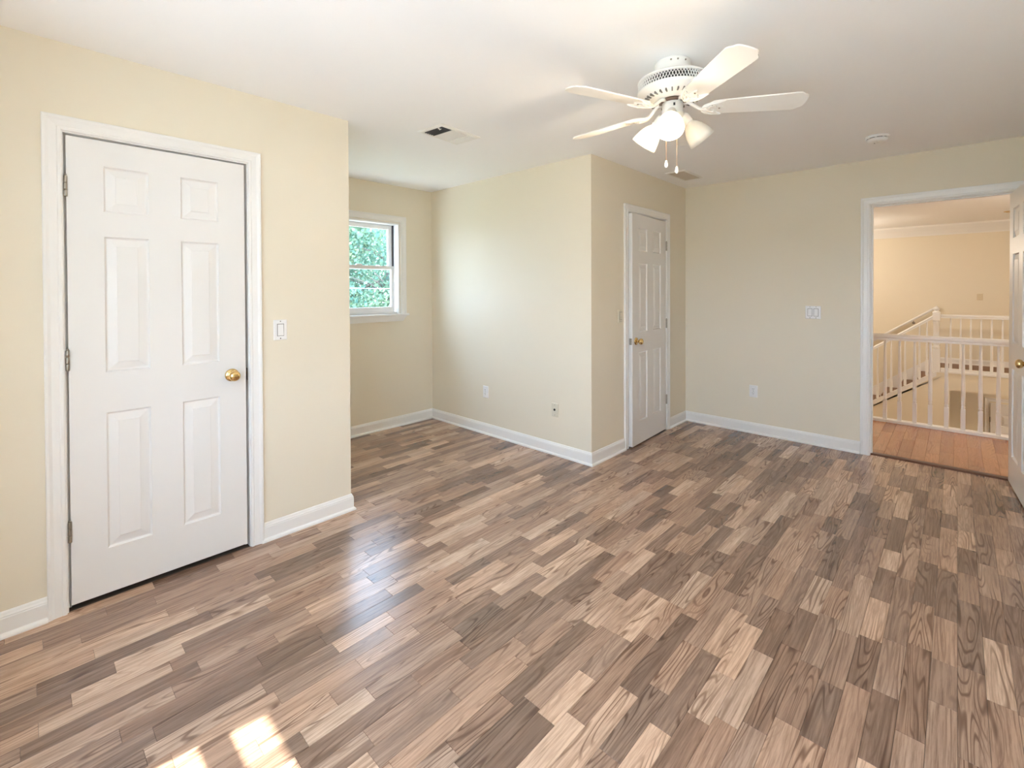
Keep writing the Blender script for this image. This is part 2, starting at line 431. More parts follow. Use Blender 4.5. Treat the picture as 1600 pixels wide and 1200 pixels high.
# ---- doorways
CAS = [(0, 0), (0, .011), (.004, .013), (.012, .013), (.016, .010), (.040, .013), (.050, .018), (.058, .019), (.061, .017), (.061, 0)]   # (outward, proud)
def casing(mb, u0, u1, zt, fn, rev=.005):
    secs = []
    for k in range(4):
        row = []
        for o, t in CAS:
            q = o + rev
            row.append(fn(*((u0 - q, 0) if k == 0 else (u0 - q, zt + q) if k == 1 else (u1 + q, zt + q) if k == 2 else (u1 + q, 0)), t))
        secs.append(row)
    mb.sections(secs)
def jamb(u0, u1, zt, depth, fn, stop0, stop1):
    """fn(u, w, d): along wall, height, depth into the wall"""
    a, b = MB(), MB()
    def bx(mb, u, v, w0, w1, d0, d1):
        c = [fn(x, y, z) for x in (u, v) for y in (w0, w1) for z in (d0, d1)]
        lo = tuple(min(p[i] for p in c) for i in range(3)); hi = tuple(max(p[i] for p in c) for i in range(3)); mb.box(lo, hi)
    bx(a, u0 - JT, u0, 0, zt + JT, -.002, depth + .002); bx(a, u1, u1 + JT, 0, zt + JT, -.002, depth + .002); bx(a, u0, u1, zt, zt + JT, -.002, depth + .002)
    bx(b, u0, u0 + .011, 0, zt, stop0, stop1); bx(b, u1 - .011, u1, 0, zt, stop0, stop1); bx(b, u0 + .011, u1 - .011, zt - .011, zt, stop0, stop1)
    return a, b

def leaf_parts(W, Hh, sgn, parent, M, th=.035, hinge_side=-1, knob_z=.915, hinges=(.32, 1.06, 1.81)):
    """a six-panel leaf: local x from the hinge, front face towards -y; sgn -1 mirrors x"""
    st, mu = .121, .125
    pw = (W - 2 * st - mu) / 2
    xs = [(st, st + pw), (st + pw + mu, W - st)]
    zs = [(.20, .811), (.992, 1.60), (1.71, 1.913)]
    mb = MB()
    X = lambda x: x * sgn
    def slab(x0, x1, z0, z1):
        mb.box((min(X(x0), X(x1)), 0, z0), (max(X(x0), X(x1)), th, z1))
    slab(0, xs[0][0], 0, Hh); slab(xs[0][1], xs[1][0], 0, Hh); slab(xs[1][1], W, 0, Hh)
    for c in xs:
        z = 0
        for a, b in zs: slab(c[0], c[1], z, a); z = b
        slab(c[0], c[1], z, Hh)
    bm_me = mb.mesh('door_leaf', M_door)
    bm = bmesh.new(); bm.from_mesh(bm_me); bmesh.ops.remove_doubles(bm, verts=bm.verts, dist=1e-5); bm.to_mesh(bm_me); bm.free()
    leaf = link('door_leaf', bm_me, parent, M)
    prof = [(0, 0), (.003, .006), (.007, .0105), (.011, .0105), (.040, .0035), (.043, .002)]
    for c in xs:
        for a, b in zs:
            p = MB()
            for side in (0, 1):
                rings = []
                for i, d in prof:
                    y = d if side == 0 else th - d
                    rings.append([(X(c[0] + i), y, a + i), (X(c[1] - i), y, a + i), (X(c[1] - i), y, b - i), (X(c[0] + i), y, b - i)])
                vs = [q for r in rings for q in r]
                fs = [(j * 4 + i, j * 4 + (i + 1) % 4, (j + 1) * 4 + (i + 1) % 4, (j + 1) * 4 + i) for j in range(len(rings) - 1) for i in range(4)]
                k = (len(rings) - 1) * 4; fs.append((k, k + 1, k + 2, k + 3))
                p.add(vs, fs)
            part('door_panel', p, M_door, leaf)
    kx = X(W - .066)
    for s in (-1, 1):
        base = T(kx, 0 if s < 0 else th, knob_z) @ RX(R(90) if s < 0 else R(-90))
        k = MB()
        k.lathe([(.0, 0), (.033, 0), (.033, .003), (.030, .008), (.022, .0105), (.014, .012), (.0105, .016), (.0105, .028), (.014, .031), (.022, .036), (.0265, .044), (.027, .051), (.0245, .058), (.018, .063), (.008, .0655), (0, .066)], 28, base, cap=False)
        part('door_knob', k, M_brass, leaf, label='round polished brass knob')
    lp = MB().box((min(X(W), X(W + .0012)), .006, knob_z - .028), (max(X(W), X(W + .0012)), .029, knob_z + .028))
    lp.box((min(X(W), X(W + .006)), .011, knob_z - .007), (max(X(W), X(W + .006)), .024, knob_z + .007))
    part('latch_plate', lp, M_hinge, leaf, label='dark metal latch plate on the edge')
    hy = -.005 if hinge_side < 0 else th + .005
    for hz in hinges:
        hb = MB()
        for j in range(3):
            hb.lathe([(0, 0), (.0062, 0), (.0068, .002), (.0068, .026), (.0062, .028), (0, .028)], 12, T(X(-.003), hy, hz - .044 + j * .0295), cap=False)
        hb.lathe([(0, 0), (.004, 0), (.005, .003), (.003, .006), (0, .007)], 10, T(X(-.003), hy, hz + .0445), cap=False)
        w = .02
        hb.box((min(X(0), X(w)), hy - .0005, hz - .044), (max(X(0), X(w)), hy + .0055, hz + .044)) if hinge_side > 0 else \
            hb.box((min(X(-.012), X(.004)), -.0025, hz - .044), (max(X(-.012), X(.004)), .0005, hz + .044))
        part('hinge', hb, M_hinge, leaf, label='tarnished metal butt hinge')
    return leaf

# door 1 : wide closet door on the left wall
d1 = struct(thing('door_1', '', 'door'), 'wide white six-panel closet door with brass knob, hinges on its left', 'door')
mb = MB(); casing(mb, D1[0], D1[1], D1[2], lambda u, w, t: Vector((u, yA - t, w))); part('casing', mb, M_trim, d1)
a, b = jamb(D1[0], D1[1], D1[2], .12, lambda u, w, d: (u, yA + d, w), .04, .07); jo = part('jamb', a, M_trim, d1); part('door_stop', b, M_trim, jo)
part('strike_plate', MB().box((.8475, yA + .006, .90), (.8492, yA + .03, .965)), M_hinge, jo, label='dark metal strike plate')
leaf_parts(.688, 2.025, 1, d1, T(.146, yA + .001, .025) @ RZ(R(-.6)), hinges=(.32, 1.06, 1.807))
# door 2 : narrow closet door, ajar
d2 = struct(thing('door_2', '', 'door'), 'narrow white six-panel closet door standing slightly ajar, hinges on its right', 'door')
mb = MB(); casing(mb, D2[0], D2[1], D2[2], lambda u, w, t: Vector((u, yD - t, w))); part('casing', mb, M_trim, d2)
a, b = jamb(D2[0], D2[1], D2[2], .12, lambda u, w, d: (u, yD + d, w), .04, .07); jo = part('jamb', a, M_trim, d2); part('door_stop', b, M_trim, jo)
leaf_parts(.713, 2.03, -1, d2, T(4.366, yD - .006, .013) @ RZ(R(2.7)), hinges=(.29, 1.035, 1.79))
# door 3 : doorway to the hall, door folded back towards the viewer
d3 = struct(thing('door_3', '', 'door'), 'open white six-panel door and white doorway frame to the hall', 'door')
mb = MB(); casing(mb, D3[0], D3[1], D3[2], lambda u, w, t: Vector((xE - t, u, w))); part('casing', mb, M_trim, d3)
mb = MB(); casing(mb, D3[0], D3[1], D3[2], lambda u, w, t: Vector((xE + .12 + t, u, w))); part('casing', mb, M_trim, d3)
a, b = jamb(D3[0], D3[1], D3[2], .12, lambda u, w, d: (xE + d, u, w), .04, .07); jo = part('jamb', a, M_trim, d3); part('door_stop', b, M_trim, jo)
part('strike_plate', MB().box((xE + .006, D3[1] - .0012, .90), (xE + .03, D3[1] + .0005, .965)), M_brass, jo, label='brass strike plate')
leaf_parts(.80, 2.03, 1, d3, T(xE - .004, -.269, .014) @ RZ(R(183.9)), hinge_side=1)
thr = MB(); thr.sections([[Vector((x, y, z)) for x, z in ((4.865, -.01), (4.865, .003), (4.878, .011), (4.925, .012), (4.94, .003), (4.94, -.01))] for y in (D3[0], D3[1])])
struct(part('trim_1', thr, M_thresh), 'dark brown threshold strip across the hall doorway', 'threshold')

# ---- windows (white vinyl double-hung)
def window(name, u0, u1, z0, z1, fn, label, meet, fat=0., inner_casing=True):
    """fn(u, d, w): u along the wall, d depth into the wall from the room face, w height"""
    w = struct(thing(name, '', 'window'), label, 'window')
    def bx(mb, ua, ub, da, db, wa, wb, e=.002):
        c = [fn(x, y, z) for x in (ua, ub) for y in (da, db) for z in (wa, wb)]
        lo = tuple(min(p[i] for p in c) for i in range(3)); hi = tuple(max(p[i] for p in c) for i in range(3)); mb.bbox(lo, hi, e)
    fr = MB()
    bx(fr, u0, u0 + .018, 0, .16, z0, z1); bx(fr, u1 - .018, u1, 0, .16, z0, z1); bx(fr, u0 + .018, u1 - .018, 0, .16, z1 - .018, z1); bx(fr, u0 + .018, u1 - .018, .03, .18, z0 - .012, z0 + .02)
    part('window_frame', fr, M_vinyl, w)
    tr = MB()
    bx(tr, u0 + .018, u0 + .030, .085, .12, meet, z1 - .018); bx(tr, u1 - .030, u1 - .018, .085, .12, meet, z1 - .018)
    part('balance_track', tr, M_track_shade, w, label='dark exposed sash track')
    a0, a1 = u0 + .03, u1 - .03
    def sash(wa, wb, d0, d1, sw, rb, rt):
        m_ = MB()
        bx(m_, a0, a0 + sw, d0, d1, wa, wb); bx(m_, a1 - sw, a1, d0, d1, wa, wb); bx(m_, a0 + sw, a1 - sw, d0, d1, wa, wa + rb); bx(m_, a0 + sw, a1 - sw, d0, d1, wb - rt, wb)
        s_ = part('sash', m_, M_vinyl, w)
        g = MB(); bx(g, a0 + sw - .004, a1 - sw + .004, (d0 + d1) / 2 - .002, (d0 + d1) / 2 + .002, wa + rb - .004, wb - rt + .004, .0005)
        part('pane', g, M_glass, s_)
        return s_
    sash(meet - (0 if fat else .018), z1 - .02, .10, .13, .042, fat or .034, .042)      # upper, outer
    lo = sash(z0 + .02, meet + (0 if fat else .018), .055, .085, .036, .05, fat or .034)  # lower, inner
    if not fat: lk = MB(); um = (u0 + u1) / 2; bx(lk, um - .03, um + .03, .04, .062, meet + .018, meet + .03); part('sash_lock', lk, M_vinyl, lo)
    if inner_casing:
        c = MB(); secs = []
        for k in range(4):
            row = []
            for o, t in CAS:
                q = o + .006
                uu, ww = ((u0 - q, z0) if k == 0 else (u0 - q, z1 + q) if k == 1 else (u1 + q, z1 + q) if k == 2 else (u1 + q, z0))
                row.append(Vector(fn(uu, -t, ww)))
            secs.append(row)
        c.sections(secs); part('casing', c, M_trim, w)
    st = MB(); bx(st, u0 - .09, u1 + .09, -.035, .05, z0 - .02, z0, .004); part('sill', st, M_trim, w)
    ap = MB(); ap.sections([[Vector(fn(u, -t, ww)) for t, ww in pr] for u, pr in
        ((u0 - .085, ((0, z0 - .02), (.018, z0 - .02))), (u0 - .025, ((0, z0 - .072), (.011, z0 - .072))), (u1 + .025, ((0, z0 - .072), (.011, z0 - .072))), (u1 + .085, ((0, z0 - .02), (.018, z0 - .02))))], closed=False)
    # apron: front board with returned ends
    ap = MB(); f_ = [(u0 - .072, z0 - .02), (u1 + .072, z0 - .02), (u1 + .03, z0 - .075), (u0 - .03, z0 - .075)]
    vs_ = [Vector(fn(u, 0, ww)) for u, ww in f_] + [Vector(fn(u, -tt, ww)) for (u, ww), tt in zip(f_, (.018, .018, .010, .010))]
    ap.add(vs_, [(0, 1, 2, 3), (4, 5, 6, 7), (0, 1, 5, 4), (1, 2, 6, 5), (2, 3, 7, 6), (3, 0, 4, 7)])
    part('apron', ap, M_trim, w)
    return w
window('window_1', WIN1[0], WIN1[1], WIN1[2], WIN1[3], lambda u, d, w: (u, yW + d, w), 'white double-hung alcove window with a view of green trees', 1.61)
window('window_2', WIN2[0], WIN2[1], WIN2[2], WIN2[3], lambda u, d, w: (XW - d, u, w), 'tall white window behind the viewer, nearer the left wall', 1.575, .075)
window('window_3', WIN3[0], WIN3[1], WIN3[2], WIN3[3], lambda u, d, w: (XW - d, u, w), 'tall white window behind the viewer, nearer the right wall', 1.585, .075)

# ------------------------------------------------------------------ hall beyond the doorway
HC = 2.56; XH = xE + .12; XR = 6.2; XL = 10.85; XF = 11.8; ZL = -2.75; YL, YR = 4.2, -3.0
wall('wall_hall_far', 'y', XF, XF + .1, YR - .1, YL + .1, ZL, HC, [], M_hallwall, 'warm cream far wall of the hall above the stairs')
wall('wall_hall_left', 'x', YL, YL + .1, XH, XF, ZL, HC, [], M_hallwall, 'warm cream hall wall left of the stairs, out of sight')
wall('wall_hall_right', 'x', YR - .1, YR, XH, XF, ZL, HC, [], M_hallwall, 'warm cream hall wall on the right, out of sight')
wall('wall_hall_near', 'y', XH, XH + .004, YR, YL, 0, HC, [(D3[0] - .09, D3[1] + .09, 0, D3[2] + .09)], M_hallwall, 'warm cream hall side of the bedroom wall')
wall('wall_back_upper', 'y', xE, XH, YR - .1, YL + .1, H + .12, HC + .1, [], M_hallwall, 'wall strip above the bedroom ceiling')
wall('wall_back_side', 'y', xE, XH, YR - .1, YS - .12, 0, H + .12, [], M_hallwall, 'hall wall past the bedroom, out of sight')
struct(part('ceiling_hall', MB().box((xE + .12, YR - .1, HC), (XF + .1, YL + .1, HC + .1)), M_ceil), 'white hall ceiling seen through the doorway', 'ceiling')
CROWN = [(0, 0), (.012, 0), (.016, .02), (.03, .05), (.05, .09), (.085, .14), (.10, .165), (.10, .19), (0, .19)]
mb = MB(); mb.sections([[Vector((XF - t, y, HC - .19 + h)) for t, h in CROWN] for y in (YR, YL)])
struct(part('trim_2', mb, M_trim), 'white crown moulding along the far hall wall', 'moulding')
fh = struct(part('floor_hall', MB().box((xE + .03, YR, -.32), (XR + .06, YL, -.004)), M_hallfloor), 'orange-brown wood laminate floor of the hall landing', 'floor')
rng = random.Random(5); y = -.92
while y < 1.3:
    x = XH - .06 - rng.random() * .5
    while x < XR - .04:
        ln = rng.uniform(.35, .7); a, b = max(x, XH - .05), min(x + ln, XR - .03)
        if b - a > .03:
            mb = MB(); strip_mesh(a, b, y, y + .085, (rng.random(), rng.random(), rng.random(), 1), mb)
            me = mb.mesh('plank', M_hallfloor); color_attr(me, mb); link('plank', me, fh)
        x += ln
    y += .085
struct(part('wall_under_hall', MB().box((XR - .06, YR, ZL), (XR + .06, YL, -.32)), M_hallwall), 'cream wall below the near landing edge', 'wall')
struct(part('floor_foyer', MB().box((XR, YR, ZL - .1), (XF, YL, ZL)), M_lower), 'foyer floor at the bottom of the stairwell', 'floor')
# far landing
fl = struct(part('floor_landing', MB().box((XL, YR, -.26), (XF, .25, 0)), M_tread), 'brown wooden landing floor behind the far railing', 'floor')
struct(part('wall_landing_edge', MB().box((XL - .05, YR, -.335), (XL, .083, -.05)), M_hallwall), 'cream fascia of the far landing', 'wall')
struct(part('ceiling_foyer', MB().box((XL, YR, -.335), (XF, .25, -.26)), M_ceil), 'soffit under the far landing', 'ceiling')
# spandrel wall under the stair
SL = .74
zs = lambda y: -(y - .25) * SL
mb = MB()
pl = [(.083, ZL), (.083, -.05), (.25, -.05), (YL, zs(YL) - .06), (YL, ZL)]
mb.prism(pl, -XL, -(XL - .05), Matrix(((0, 0, -1, 0), (1, 0, 0, 0), (0, 1, 0, 0), (0, 0, 0, 1))))
struct(part('wall_spandrel', mb, M_hallwall), 'cream wall closing the space under the staircase', 'wall')
baseboards([(XF, .25), (XF, YR)], ['baseboard_hall'], ['white baseboard on the far landing'])
# staircase along the far wall
st = thing('staircase', 'brown-treaded staircase descending behind the sloping white railing', 'staircase', (XL + .4, .25, -.2))
IV = st.matrix_basis.inverted() if False else T(-(XL + .4), -.25, .2)
for i in range(14):
    y0 = .25 + i * .25; z1 = -(i + 1) * .185
    part('tread', MB().bbox((XL + .01, y0 - .02, z1 - .035), (XF - .015, y0 + .25, z1), .006), M_tread, st, IV)
    part('riser', MB().box((XL + .01, y0, z1), (XF - .015, y0 + .015, z1 + .15)), M_trim, st, IV)
mb = MB()
prs = lambda off0, off1: [(y, zs(y) + o) for o, ys in ((off0, (.25, YL)), (off1, (YL, .25))) for y in ys]
MX = Matrix(((0, 0, 1, 0), (1, 0, 0, 0), (0, 1, 0, 0), (0, 0, 0, 1)))   # (y, z) outline -> x extrude
mb = MB(); mb.prism(prs(-.25, .14), XF - .015, XF - .001, MX); part('skirt_board', mb, M_trim, st, IV, label='white skirt board')
mb = MB(); mb.prism(prs(-.058, -.035), XL - .065, XL + .008, MX); mb.prism(prs(-.12, -.058), XL - .062, XL - .051, MX); part('stringer_trim', mb, M_trim, st, IV, label='white sloping trim')

# balusters
BAL = lambda h, s=.031: (h, s)
def baluster_mesh(h, sq_top, rough=1.0, s=.0155):
    """square foot, turned ring, tapering round shaft"""
    mb = MB(); mb.bbox((-s, -s, 0), (s, s, sq_top), .0025)
    pr = [(.0155, sq_top), (.012, sq_top + .008), (.0155, sq_top + .016), (.016, sq_top + .024), (.011, sq_top + .032), (.0155, sq_top + .042), (.015, sq_top + .055),
          (.0165, sq_top + .14), (.0155, sq_top + .22), (.0125, h * .75), (.0095, h)]
    mb.lathe(pr, 14); return mb.mesh('baluster', M_trim)
RAILP = [(-.030, -.0), (-.030, .012), (-.026, .018), (-.031, .03), (-.031, .045), (-.022, .058), (0, .064), (.022, .058), (.031, .045), (.031, .03), (.026, .018), (.030, .012), (.030, 0)]
def rail_run(mb, x, ya, za, yb, zb):
    mb.sections([[Vector((x + t, y, z + h)) for t, h in RAILP] for y, z in ((ya, za), (yb, zb))])
g1 = thing('balustrade', 'white railing at the near edge of the stairwell, facing the doorway', 'railing', (XR, 0, 0))
I1 = T(-XR, 0, 0)
mb = MB(); rail_run(mb, XR, YR, .848, YL, .848); part('handrail', mb, M_trim, g1, I1)
mb = MB(); mb.bbox((XR - .045, YR, 0), (XR + .045, YL, .028), .004); part('bottom_rail', mb, M_trim, g1, I1)
bme = baluster_mesh(.826, .20, s=.017)
y = .540 + .1172 * 5
while y > -1.1:
    link('baluster', bme, g1, I1 @ T(XR, y, .026)); y -= .1172
# far guard rail
g2 = thing('balustrade', 'far white railing along the landing opposite the doorway', 'railing', (XL, 0, 0))
I2 = T(-XL, 0, 0)
mb = MB(); rail_run(mb, XL, YR, .875, .2, .875); part('handrail', mb, M_trim, g2, I2)
mb = MB(); mb.bbox((XL - .05, YR, -.02), (XL + .05, .2, .022), .004); mb.bbox((XL - .07, YR, -.05), (XL + .03, .2, -.02), .004); part('bottom_rail', mb, M_trim, g2, I2)
bme2 = baluster_mesh(.853, .17, s=.019)
y = .075
while y > -1.5:
    link('baluster', bme2, g2, I2 @ T(XL, y, .022)); y -= .1215
# stair rail with newel
g3 = thing('balustrade', 'sloping white stair railing ending at the turned newel post', 'railing', (XL, .255, 0))
I3 = T(-XL, -.255, 0)
mb = MB()
mb.bbox((XL - .05, .205, -.06), (XL + .05, .305, .34), .005)
mb.lathe([(.05, .34), (.042, .36), (.05, .375), (.05, .39), (.036, .405), (.05, .43), (.052, .46), (.043, .52), (.040, .60), (.042, .78), (.05, .80), (.042, .815), (.05, .83)], 20, T(XL, .255, 0))
mb.bbox((XL - .05, .205, .83), (XL + .05, .305, .965), .006)
mb.lathe([(.05, .965), (.054, .972), (.05, .98), (.03, .99), (.024, 1.0), (.04, 1.015), (.044, 1.03), (.036, 1.047), (.016, 1.058), (0, 1.06)], 20, T(XL, .255, 0))
part('newel_post', mb, M_trim, g3, I3)
mb = MB(); rail_run(mb, XL, .30, .855, 3.9, .855 - 3.6 * SL); part('handrail', mb, M_trim, g3, I3)
for i in range(9):
    y = .376 + i * .0965; zb = zs(y) - .035; zt = .855 - (y - .30) * SL
    link('baluster', baluster_mesh(zt - zb + .01, .20 if i % 2 else .27, s=.019) if i < 2 else bme3[i % 2], g3, I3 @ T(XL, y, zb))
    if i == 0: bme3 = [g3.children[-1].data, None]
    if i == 1: bme3[1] = [c for c in g3.children if c.name.startswith('baluster')][-1].data
# wall handrail above the stairs
hr = thing('stair_handrail', 'slim handrail fixed to the far wall above the stairs', 'handrail', (XF - .06, .3, 1.0))
I4 = T(-(XF - .06), -.3, -1.0)
mb = MB(); mb.tube([(XF - .06, y, 1.015 - (y - .297) * .73) for y in (.26, .29, 1.5, 2.6)], .022, 12); part('rail', mb, M_trim, hr, I4)
for y in (.60, 1.5, 2.4):
    z = 1.015 - (y - .297) * .73
    mb = MB(); mb.tube([(XF - .003, y, z - .07), (XF - .03, y, z - .072), (XF - .055, y, z - .05), (XF - .06, y, z - .018)], .007, 8); mb.lathe([(0, 0), (.025, 0), (.022, .006), (0, .007)], 14, T(XF, y, z - .07) @ RY(R(-90)), cap=False)
    part('bracket', mb, M_hinge, hr, I4, label='dark metal wall bracket')
# lower door under the landing
d4 = struct(thing('door_4', '', 'door'), 'pale panelled door down in the foyer, under the far landing', 'door')
mb = MB(); casing(mb, -1.24, -.43, -.62 - ZL, lambda u, w, t: Vector((XF - t, u, ZL + w))); part('casing', mb, M_trim, d4)
leaf_parts(.80, 2.10, 1, d4, T(XF - .036, -.435, ZL + .01) @ RZ(R(-90)), knob_z=.95)

# ------------------------------------------------------------------ switches, outlets, jack
def plate(parent, w, h, m, M=None, d=.006):
    mb = MB(); mb.sections([[Vector((sx * (w / 2 - i), -y, sz * (h / 2 - i))) for sx, sz in ((-1, -1), (1, -1), (1, 1), (-1, 1))] for i, y in ((0, 0), (0, d * .45), (.004, d), (.005, d))])
    return part('wall_plate', mb, m, parent, M)
def screw(parent, x, z, m, d=.006):
    mb = MB().lathe([(0, 0), (.0032, 0), (.0026, .0012), (0, .0014)], 10, T(x, -d, z) @ RX(R(90)), cap=False); part('screw', mb, m, parent)
def rocker(parent, x, m):
    mb = MB().box((x - .0185, -.0068, -.0345), (x + .0185, -.005, .0345)); part('rocker_gap', mb, M_gap, parent)
    mb = MB(); mb.sections([[Vector((x + sx * .0155, -y, z)) for sx, y in ((-1, .005), (1, .005), (1, yy), (-1, yy))] for z, yy in ((-.0315, .0115), (0, .0092), (.0315, .0078))])
    part('rocker', mb, m, parent)
def switch(label, loc, rz, gangs, m, h=.114, group=None):
    t = thing('light_switch', label, 'switch', loc, rz, group)
    plate(t, .072 + .046 * (gangs - 1), h, m)
    for g in range(gangs):
        x = (g - (gangs - 1) / 2) * .046
        rocker(t, x, m); screw(t, x, .048, M_gap); screw(t, x, -.048, M_dark)
    return t
switch('single white rocker switch on the wall right of the wide closet door', (1.014, yA, 1.161), 0, 1, M_plastic)
switch('single almond rocker switch beside the narrow ajar closet door', (3.517, yD, 1.157), 0, 1, M_ivory)
switch('white double rocker switch on the back wall near the hall doorway', (xE, .923, 1.172), R(-90), 2, M_plastic)
def outlet(label, loc, rz):
    t = thing('electrical_outlet', label, 'outlet', loc, rz)
    plate(t, .072, .114, M_plastic)
    for s in (-1, 1):
        z = s * .0195
        mb = MB(); pts = [(.017 * math.cos(a) , .0165 * max(-.78, min(.78, math.sin(a)))) for a in [2 * math.pi * i / 20 for i in range(20)]]
        mb.prism(pts, .0055, .0085, T(0, 0, z) @ RX(R(90))); rc = part('receptacle', mb, M_plastic, t)
        sl = MB(); sl.box((-.0075, -.0092, z + .001), (-.0052, -.0084, z + .009)); sl.box((.0052, -.0092, z + .002), (.0075, -.0084, z + .009)); sl.lathe([(0, 0), (.0026, 0), (.0026, .0008), (0, .0008)], 10, T(0, -.0084, z - .006) @ RX(R(90)), cap=False)
        part('slots', sl, M_dark, rc, label='dark plug slots')
    screw(t, 0, 0, M_gap)
    return t
outlet('white duplex outlet low on the alcove side wall', (xC, 3.28, .404), R(-90))
outlet('white duplex outlet low on the back wall left of the doorway', (xE, 1.41, .403), R(-90))
t = thing('cable_jack', 'almond wall plate with one dark cable socket near the alcove corner', 'wall plate', (xC, 2.437, .376), R(-90))
plate(t, .072, .114, M_ivory); mb = MB().lathe([(0, 0), (.0095, 0), (.0095, .004), (.006, .004), (.006, .0015), (0, .0015)], 16, T(0, -.006, .002) @ RX(R(90)), cap=False); part('socket', mb, M_dark, t, label='dark round socket')
screw(t, 0, .042, M_hinge); screw(t, 0, -.042, M_hinge)
t = thing('hall_outlet_plate', 'small blank cream wall plate on the far hall wall', 'wall plate', (XF, -.295, 1.226), R(-90)); plate(t, .075, .115, mat('cream_plate', (.7, .6, .42, 1), .5)); screw(t, 0, .045, M_hinge); screw(t, 0, -.045, M_hinge)  # blank plate standing for the hall outlet

# ------------------------------------------------------------------ ceiling vents and smoke detector
def vent_frame(parent, L_, W_, b, m, d=.010):
    mb = MB()
    prof = [(0, 0), (0, .003), (b * .45, d), (b, d * .85), (b, 0)]
    secs = []
    for sx, sy in ((-1, -1), (1, -1), (1, 1), (-1, 1), (-1, -1)):
        secs.append([Vector((sx * (L_ / 2 - o), sy * (W_ / 2 - o), -h)) for o, h in prof])
    n = len(prof); vs_ = [p for q in secs for p in q]
    mb.add(vs_, [(j * n + i, j * n + (i + 1) % n, (j + 1) * n + (i + 1) % n, (j + 1) * n + i) for j in range(4) for i in range(n)])
    return part('vent_frame', mb, m, parent)
v1 = thing('air_vent', 'white three-way ceiling register with one section darkened as duct shade', 'vent', (2.03, 2.505, H), R(4))
vent_frame(v1, .36, .235, .028, M_vent)
part('duct_shade_panel', MB().box((-.155, -.092, -.0012), (.155, .092, 0)), M_dark, v1)  # dark sheet paints the unlit duct; the ceiling has no hole
def louvres(parent, x0, x1, y0, y1, along, tilt, n, m, name):
    mb = MB()
    for i in range(n):
        f = (i + .5) / n
        if along == 'y':
            c = x0 + (x1 - x0) * f; M = T(c, 0, -.0055) @ RY(tilt); mb.box((-.0055, y0, -.0006), (.0055, y1, .0006), M)
        else:
            c = y0 + (y1 - y0) * f; M = T(0, c, -.0055) @ RX(tilt); mb.box((x0, -.0055, -.0006), (x1, .0055, .0006), M)
    return part(name, mb, m, parent, stuff=True)
louvres(v1, -.150, -.062, -.088, .088, 'y', R(62), 5, M_track_shade, 'louvre_bank')  # dark colour paints the duct's shade onto these louvres
louvres(v1, -.050, .075, -.088, .088, 'x', R(-32), 15, M_vent, 'louvre_bank')
louvres(v1, .088, .150, -.088, .088, 'y', R(38), 8, M_vent, 'louvre_bank')
for x0, x1 in ((-.062, -.050), (.075, .088)): part('divider', MB().box((x0, -.09, -.0105), (x1, .09, -.002)), M_vent, v1)
mb = MB(); mb.box((-.15, -.055, -.014), (-.135, -.049, -.004)); mb.tube([(-.128, -.06, -.010), (-.138, -.05, -.018)], .0025, 6); part('damper_lever', mb, M_vent, v1)
v2 = thing('air_vent', 'ceiling register with brown shade painted on its slats, above the narrow closet door', 'vent', (4.268, 1.838, H), R(-1))
vent_frame(v2, .40, .185, .022, M_vent)
part('duct_shade_panel', MB().box((-.18, -.072, -.0012), (.18, .072, 0)), M_gap, v2)
louvres(v2, -.178, .178, -.07, .07, 'x', R(-30), 12, M_ventshade, 'louvre_bank')
sd_ = thing('smoke_detector', 'round white smoke detector on the ceiling', 'detector', (4.13, .41, H))
mb = MB(); mb.lathe([(0, 0), (.070, 0), (.071, -.006), (.066, -.012), (.062, -.014), (0, -.014)], 32, cap=False); part('mounting_base', mb, M_plastic, sd_)
mb = MB(); mb.lathe([(.056, -.014), (.056, -.019)], 32, cap=False); part('vent_gap', mb, M_dark, sd_, label='dark air slot around the rim')
mb = MB(); mb.lathe([(0, -.018), (.060, -.018), (.061, -.024), (.056, -.033), (.044, -.039), (.02, -.041), (0, -.041)], 32, cap=False); part('cover', mb, M_plastic, sd_)
for i in range(8):
    a = 2 * math.pi * i / 8; mb = MB().box((.054, -.006, -.0195), (.0585, .006, -.0135), RZ(a)); part('rib', mb, M_plastic, sd_)
mb = MB(); mb.lathe([(0, -.040), (.011, -.040), (.010, -.0435), (0, -.044)], 14, T(-.02, -.01, 0), cap=False); part('test_button', mb, M_plastic, sd_)
mb = MB(); mb.box((.012, .012, -.0415), (.026, .018, -.0395)); part('sounder_slot', mb, M_dark, sd_)

# ------------------------------------------------------------------ ceiling fan
FX, FY = 2.118, .970
fan = thing('ceiling_fan', 'white five-blade ceiling fan with three frosted lamp shades, two lit', 'ceiling fan', (FX, FY, H))
mb = MB(); mb.lathe([(0, 0), (.072, 0), (.080, -.004), (.081, -.016), (.077, -.024), (.077, -.062), (.081, -.070), (.081, -.078), (0, -.078)], 40, cap=False); cn = part('canopy', mb, M_fan, fan)
for a in (200, 222, 250):
    mb = MB().lathe([(0, 0), (.005, 0), (.004, .003), (0, .0035)], 10, RZ(R(a)) @ T(.0775, 0, -.018) @ RY(R(90)), cap=False); part('screw', mb, M_hinge, cn)
mb = MB(); mb.lathe([(0, -.074), (.085, -.074), (.135, -.078), (.152, -.083), (.1575, -.089), (.1575, -.094), (.150, -.096), (.146, -.096)], 48, cap=False)
mb.lathe([(.146, -.130), (.153, -.130), (.1575, -.133), (.1575, -.141), (.151, -.146), (.142, -.150), (.132, -.160), (.105, -.172), (.072, -.178), (.05, -.178)], 48, cap=False)
hs = part('motor_housing', mb, M_fan, fan)
mb = MB(); mb.lathe([(.146, -.094), (.146, -.132)], 48, cap=False); part('vent_core', mb, M_dark, hs)
mb = MB()
